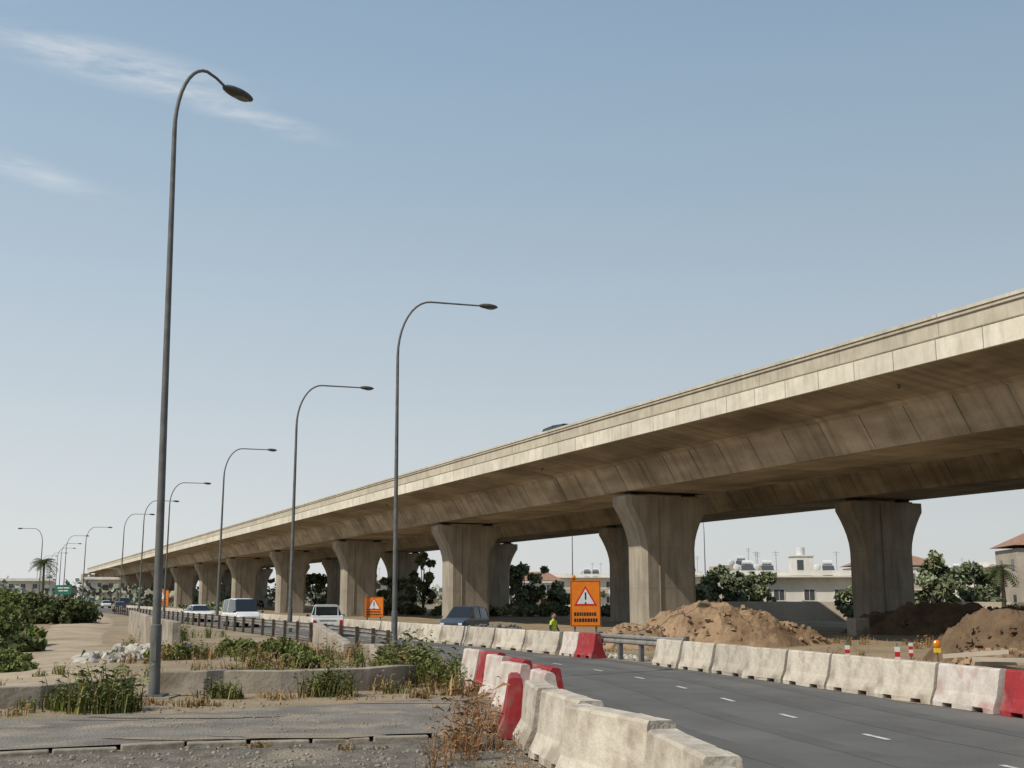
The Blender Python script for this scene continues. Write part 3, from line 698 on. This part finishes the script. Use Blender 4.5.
worksign(-42.5,142,1.0,1.8,1.9,-0.25,lamps=False)
b=MB(); b.box((0,0,3.6),(4.2,.08,2.0),'green'); b.box((0,-.05,4.0),(3,.01,.2),'white'); b.box((0,-.05,3.4),(2.4,.01,.2),'white')
for q in(-1.4,1.4): b.tube([(q,.1,-.2),(q,.1,4.6)],.1,'steel')
b.build('direction_sign',loc=(-96,250,0),rz=-.3)
def marker(x,y,h=1.0,rz=0):
    b=MB(); b.box((0,0,.05),(.4,.3,.1),'tyre'); b.tube([(0,0,0),(0,0,h)],.02,'steel')
    for i in range(4): b.box((0,-.025,h*.45+i*h*.13),(.15,.012,h*.13),'signred' if i%2==0 else 'white',ry=0)
    b.build('hazard_marker',loc=(x,y,H(x,y)),rz=rz)
for x,y,h in ((10.6,37.3,.98),(11.1,34,1.1),(14.2,42,.9)): marker(x,y,h)
b=MB(); b.tube([(0,0,0),(0,0,.95)],.025,'steel'); b.box((0,0,.05),(.35,.35,.1),'tyre'); b.ell((0,0,1.1),(.11,.07,.12),'amber'); b.box((0,0,.93),(.16,.1,.12),'yellow'); b.build('warning_lamp',loc=(11.9,33.0,-.3))
b=MB()
for i in range(6): b.box((random.uniform(-.6,.6),random.uniform(-.4,.4),.15+i*.13),(1.7,.35,.1),'render2',rz=random.uniform(-.4,.4),ry=random.uniform(-.15,.15))
b.build('timber_pile',loc=(13.2,32.5,-.25))
b=MB(); b.box((0,0,.55),(1.0,1.0,1.1),'wall'); b.build('concrete_block',loc=(21.8,74,-.3),rz=.3,bevel=.03)

# ------------------------------------------------------------------ vehicles
def vehicle(kind,paint,name,x,y,rz,z=0.0):
    b=MB()
    if kind=='pickup':
        st=[(-2.45,.50,.95,.80,.97,.72,0),(-2.40,.42,1.02,.85,1.04,.78,0),(-0.75,.40,1.02,.86,1.04,.79,0),(-0.70,.40,1.02,.86,1.10,.72,1),(-0.60,.40,1.02,.86,1.66,.66,2),(0.40,.40,1.02,.86,1.68,.66,1),(1.05,.40,1.02,.86,1.06,.74,0),(2.1,.42,.92,.84,.95,.76,0),(2.42,.48,.75,.76,.80,.68,0)]
    elif kind=='van':
        st=[(-2.3,.50,1.0,.80,1.02,.70,1),(-2.2,.40,1.0,.86,1.90,.70,2),(-0.6,.40,1.0,.88,2.0,.72,2),(1.0,.40,1.0,.88,1.95,.70,1),(1.75,.40,1.02,.86,1.08,.76,0),(2.15,.42,.92,.82,.95,.74,0),(2.35,.48,.72,.74,.76,.66,0)]
    elif kind=='suv':
        st=[(-2.2,.50,.95,.78,.98,.70,1),(-1.95,.40,.98,.86,1.60,.64,2),(-0.6,.38,.98,.88,1.70,.67,2),(0.35,.38,.98,.88,1.66,.66,1),(1.05,.38,.98,.87,1.02,.76,0),(1.95,.42,.88,.84,.90,.74,0),(2.25,.48,.70,.74,.74,.66,0)]
    else:
        st=[(-2.1,.45,.85,.74,.88,.66,0),(-1.75,.36,.90,.82,.94,.72,1),(-1.1,.34,.90,.84,1.38,.62,2),(-0.1,.34,.90,.84,1.44,.64,2),(0.5,.34,.90,.84,1.38,.62,1),(1.1,.34,.90,.83,.93,.73,0),(1.9,.38,.78,.80,.82,.70,0),(2.15,.45,.62,.70,.66,.62,0)]
    rings=[]
    for (X,zb,zl,wb,zr,wr,fl) in st:
        half=[(wb*.9,zb),(wb,zb+.14),(wb,zl-.12),(wb*.965,zl),(wr,zr-.05 if zr-zl>.1 else zr-.01),(wr*.86,zr)]
        rings.append([(X,yy,zz) for yy,zz in half]+[(X,-yy,zz) for yy,zz in half[::-1]])
    n=12
    for i in range(len(rings)-1):
        A,B=rings[i],rings[i+1]; fl=st[i][6]
        for j in range(n):
            k=(j+1)%n; m=paint
            if j in(3,7) and fl in(1,2): m='glass'
            if j in (4,5,6) and fl==1: m='glass'
            b.add([A[j],A[k],B[k],B[j]],[(0,1,2,3)],m)
    b.poly(rings[0],paint); b.poly(rings[-1][::-1],paint)
    xr,xf=st[0][0],st[-1][0]
    wx=[xr+.85,xf-.85]; wr_=.34 if kind!='sedan' else .31
    for X in wx:
        for sg in(-1,1):
            yb=sg*.86 if kind!='sedan' else sg*.82
            b.tube([(X,yb-sg*.22,wr_),(X,yb+sg*.0,wr_)],wr_,'tyre',seg=18); b.tube([(X,yb-sg*.02,wr_),(X,yb+sg*.015,wr_)],wr_*.6,'chrome',seg=14)
            b.tube([(X,yb-sg*.3,wr_+.06),(X,yb-sg*.008,wr_+.06)],wr_+.09,'cardark',seg=18)
    b.box((xr-.03,0,.50),(.14,1.55,.18),'cardark'); b.box((xf+.01,0,.47),(.14,1.45,.18),'cardark' if kind=='pickup' else paint)
    zl=st[0][2]
    for sg in(-1,1):
        b.box((xr-.01,sg*.70,zl-.2),(.06,.16,.26),'tail'); b.box((xf-.06,sg*.58,.66),(.14,.26,.13),'head')
        b.box((st[4][0]+.35 if kind!='pickup' else .75,sg*.98,1.08),(.1,.16,.12),'cardark')
        for (X,_,zl_,wb,zr,wr,fl) in st:
            if fl==2: b.tube([(X,sg*wb*.965,zl_),(X,sg*(wr+.005),zr-.04)],.03,paint,seg=5)
    b.box((xr-.035,0,.70),(.02,.42,.11),'white'); b.box((xf+.02,0,.60),(.1,.9,.12),'cardark')
    if kind=='pickup':
        b.box((-1.57,0,1.045),(1.55,1.40,.02),'cardark')
        for sg in(-1,1): b.box((-1.57,sg*.78,1.07),(1.66,.09,.1),paint)
        b.box((-2.40,0,1.05),(.07,1.6,.10),paint); b.box((-2.462,0,.86),(.02,.9,.03),'cardark')
        b.box((-.73,0,1.36),(.02,1.15,.36),'glass')
        b.tube([(-.8,-.62,1.05),(-.8,-.6,1.6),(-.8,.6,1.6),(-.8,.62,1.05)],.03,paint)
    o=b.build(name,loc=(x,y,z),rz=rz,bevel=0.02); return o
RD=ANG
vehicle('pickup','carwhite','pickup_truck',-10.3,65.0,RD-0.22)
vehicle('van','carwhite','van',-19.4,84,RD+math.pi+.05)
vehicle('sedan','carwhite','car',-27.0,101,RD+math.pi+.1)
vehicle('suv','carblue','suv',-2.9,72,RD+math.pi-.75,-.15)
vehicle('sedan','cargrey','car',-57,170,RD)
vehicle('van','cargrey','van',-63,190,RD+math.pi)
vehicle('sedan','carwhite','car',-78,225,RD+math.pi)
vehicle('sedan','cargrey','car',-52,240,RD,0)
v=Vector(P0)+R@Vector((5,5.6,0)); vehicle('van','cargrey','van',v.x,v.y,RD,12.42)

# ------------------------------------------------------------------ buildings
def house(x,y,wd,dp,h,rz,name='house',k='render',roof=None,floors=2,tanks=0):
    b=MB(); b.box((0,0,h/2-.3),(wd,dp,h+.6),k)
    if roof=='hip':
        o=.5; b.add([(-wd/2-o,-dp/2-o,h+.31),(wd/2+o,-dp/2-o,h+.31),(wd/2+o,dp/2+o,h+.31),(-wd/2-o,dp/2+o,h+.31),(-wd/4,0,h+2),(wd/4,0,h+2)],[(0,1,5,4),(1,2,5),(2,3,4,5),(3,0,4),(3,2,1,0)],'rooftile')
    else:
        for sg in(-1,1):
            b.box((0,sg*(dp/2-.1),h+.55),(wd+.1,.25,.6),k); b.box((sg*(wd/2-.1),0,h+.55),(.25,dp-.35,.6),k)
        b.box((0,-dp/2-.5,h+.06),(wd+.6,1.3,.18),k)
    fh=h/floors
    for f in range(floors):
        nw=max(2,int(wd/3.2))
        for i in range(nw):
            X=-wd/2+(i+.5)*wd/nw
            b.box((X,-dp/2-.01,fh*f+fh*.55),(1.3,.06,1.3),'window'); b.box((X,-dp/2-.06,fh*f+fh*.55-.72),(1.6,.2,.1),k)
            for s in(-1,1): b.box((X+s*.68,-dp/2-.04,fh*f+fh*.55),(.08,.08,1.34),'white')
            b.box((X,-dp/2-.045,fh*f+fh*.55),(.05,.05,1.3),'white')
        for i in range(2): b.box((-wd/2-.01,-dp/4+i*dp/2,fh*f+fh*.55),(.06,1.1,1.2),'window')
        if f>0: b.box((0,-dp/2-.7,fh*f),(wd*.7,1.4,.15),k); b.box((0,-dp/2-1.38,fh*f+.5),(wd*.7,.06,.85),'render2')
    b.box((wd*.1,-dp/2-.03,1.0),(1,.08,2.1),'bark')
    rd=random.Random(int(x*3))
    for i in range(tanks):
        X=rd.uniform(-wd/2+1,wd/2-1); Y=rd.uniform(-dp/3,dp/3)
        b.tube([(X-.6,Y,h+1.9),(X+.6,Y,h+1.9)],.32,'white',seg=12); b.box((X,Y,h+.8),(1.2,.6,1.4),'steel'); b.box((X,Y-.9,h+1.0),(1.5,1.6,.06),'window',rx=.7)
        b.tube([(X+1.2,Y,h),(X+1.2,Y,h+3.4)],.03,'steel',seg=5); b.box((X+1.2,Y,h+3.2),(.9,.03,.03),'steel'); b.box((X+1.2,Y,h+2.9),(.6,.03,.03),'steel')
        b.ell((X-1.3,Y,h+1.3),(.45,.12,.45),'white',seg=12)
    return b.build(name,loc=(x,y,H(x,y)),rz=rz,bevel=0)
house(36.0,152,15,10,4.9,-.1,tanks=4,floors=1)
b=MB(); b.box((0,0,1.1),(2.8,2.8,2.4),'render'); b.box((0,0,2.38),(3.1,3.1,.14),'render'); b.tube([(0,0,2.45),(0,0,3.5)],.55,'white',seg=14); b.box((-.3,-1.42,1.2),(.8,.06,1.3),'window'); b.build('roof_stair_house',loc=(38,153,5.0),rz=-.1)
house(33,168,7,8,6.0,.1,tanks=1,floors=2,k='render2')
house(58.0,124,10,9,7.4,-.15,roof='hip',floors=2,k='render2')
house(4.5,215,8,8,5.0,.1,roof='hip')
house(-38,300,18,10,6.5,.1,tanks=2)
house(-158,370,24,12,7,.3,tanks=3,name='house'); house(-135,390,14,12,8,.2,tanks=1,name='house'); house(-78,330,16,10,6,.2,roof='hip')
house(62,190,14,10,7,-.1,roof='hip'); house(80,185,12,10,7,-.3,tanks=2)
house(16,260,14,10,6.5,0,tanks=2); house(100,240,18,12,7,-.3,tanks=2); house(24,190,12,10,5.6,.05,tanks=2)
wall(smooth_path([(18,128),(40,120),(62,108)],6),1.6,.3,'boundary_wall','render2',-.5)

# ------------------------------------------------------------------ worker
def person(x,y,rz,z):
    me=bpy.data.meshes.new('worker_skel')
    V=[(0,0,.95),(0,0,1.15),(0,0,1.38),(0,0,1.46),(0,.01,1.52),
       (.10,0,.88),(.12,-.02,.50),(.12,.03,.09),(.12,-.13,.04),
       (-.10,0,.88),(-.13,.05,.50),(-.14,.12,.09),(-.14,-.03,.04),
       (.19,0,1.37),(.27,-.02,1.12),(.24,-.18,.92),(-.19,0,1.37),(-.27,.02,1.12),(-.28,-.08,.87)]
    E=[(0,1),(1,2),(2,3),(3,4),(0,5),(5,6),(6,7),(7,8),(0,9),(9,10),(10,11),(11,12),(2,13),(13,14),(14,15),(2,16),(16,17),(17,18)]
    Rr=[(.16,.11),(.15,.10),(.17,.11),(.065,.065),(.055,.055),(.10,.10),(.065,.065),(.045,.05),(.04,.03),(.10,.10),(.065,.065),(.045,.05),(.04,.03),(.065,.065),(.048,.048),(.034,.034),(.065,.065),(.048,.048),(.034,.034)]
    me.from_pydata(V,E,[]); o=bpy.data.objects.new('skel',me); S.collection.objects.link(o)
    m=o.modifiers.new('s','SKIN')
    for i,sv in enumerate(me.skin_vertices[0].data): sv.radius=Rr[i]; sv.use_root=(i==0)
    s=o.modifiers.new('ss','SUBSURF'); s.levels=2; s.render_levels=2
    dg=bpy.context.evaluated_depsgraph_get(); ev=o.evaluated_get(dg); m2=bpy.data.meshes.new_from_object(ev)
    vs=[tuple(v.co) for v in m2.vertices]; fs=[tuple(p.vertices) for p in m2.polygons]; bpy.data.objects.remove(o)
    b=MB()
    g={}
    for f in fs:
        c=sum((Vector(vs[i]) for i in f),Vector())/len(f)
        if c.z>1.475: k='skin'
        elif c.z<.10: k='tyre'
        elif abs(c.x)>.21 and c.z<1.25: k='skin' if c.z<1.0 else 'cloth'
        elif c.z>.90: k='hivis'
        else: k='cloth'
        g.setdefault(k,[]).append(f)
    for k,ff in g.items(): b.add(vs,ff,k)
    b.ell((0,-.005,1.62),(.078,.098,.118),'skin',seg=16,rg=12); b.ell((0,.018,1.655),(.084,.10,.10),'hair',seg=14,rg=8)
    b.ell((0,-.105,1.61),(.014,.02,.022),'skin'); b.box((0,-.096,1.565),(.045,.01,.008),'signred')
    for sg in(-1,1): b.ell((sg*.032,-.088,1.632),(.011,.008,.008),'black',seg=6,rg=4); b.ell((sg*.08,0,1.615),(.012,.02,.03),'skin',seg=6,rg=4)
    b.tube([(-.165,-.0,1.12),(-.1,-.115,1.12),(.1,-.115,1.12),(.165,0,1.12),(.1,.115,1.12),(-.1,.115,1.12),(-.165,0,1.12)],.018,'white',seg=5)
    for hx,hy,hz_ in((.24,-.19,.90),(-.28,-.09,.85)):
        b.ell((hx,hy,hz_-.03),(.02,.042,.05),'skin',seg=8,rg=6)
        for i in range(4):
            yy=hy-.032+.02*i; l=(.065,.075,.08,.06)[i]
            b.tube([(hx,yy,hz_-.06),(hx-.004,yy,hz_-.06-l*.55),(hx-.018,yy,hz_-.06-l)],[.0095,.009,.007],'skin',seg=6)
        b.tube([(hx,hy-.035,hz_-.01),(hx-.005,hy-.06,hz_-.045),(hx-.01,hy-.06,hz_-.075)],[.011,.010,.008],'skin',seg=6)
    return b.build('road_worker',smooth=True,loc=(x,y,z),rz=rz)
person(1.75,49.6,math.radians(60),-.30)
print('DONE')
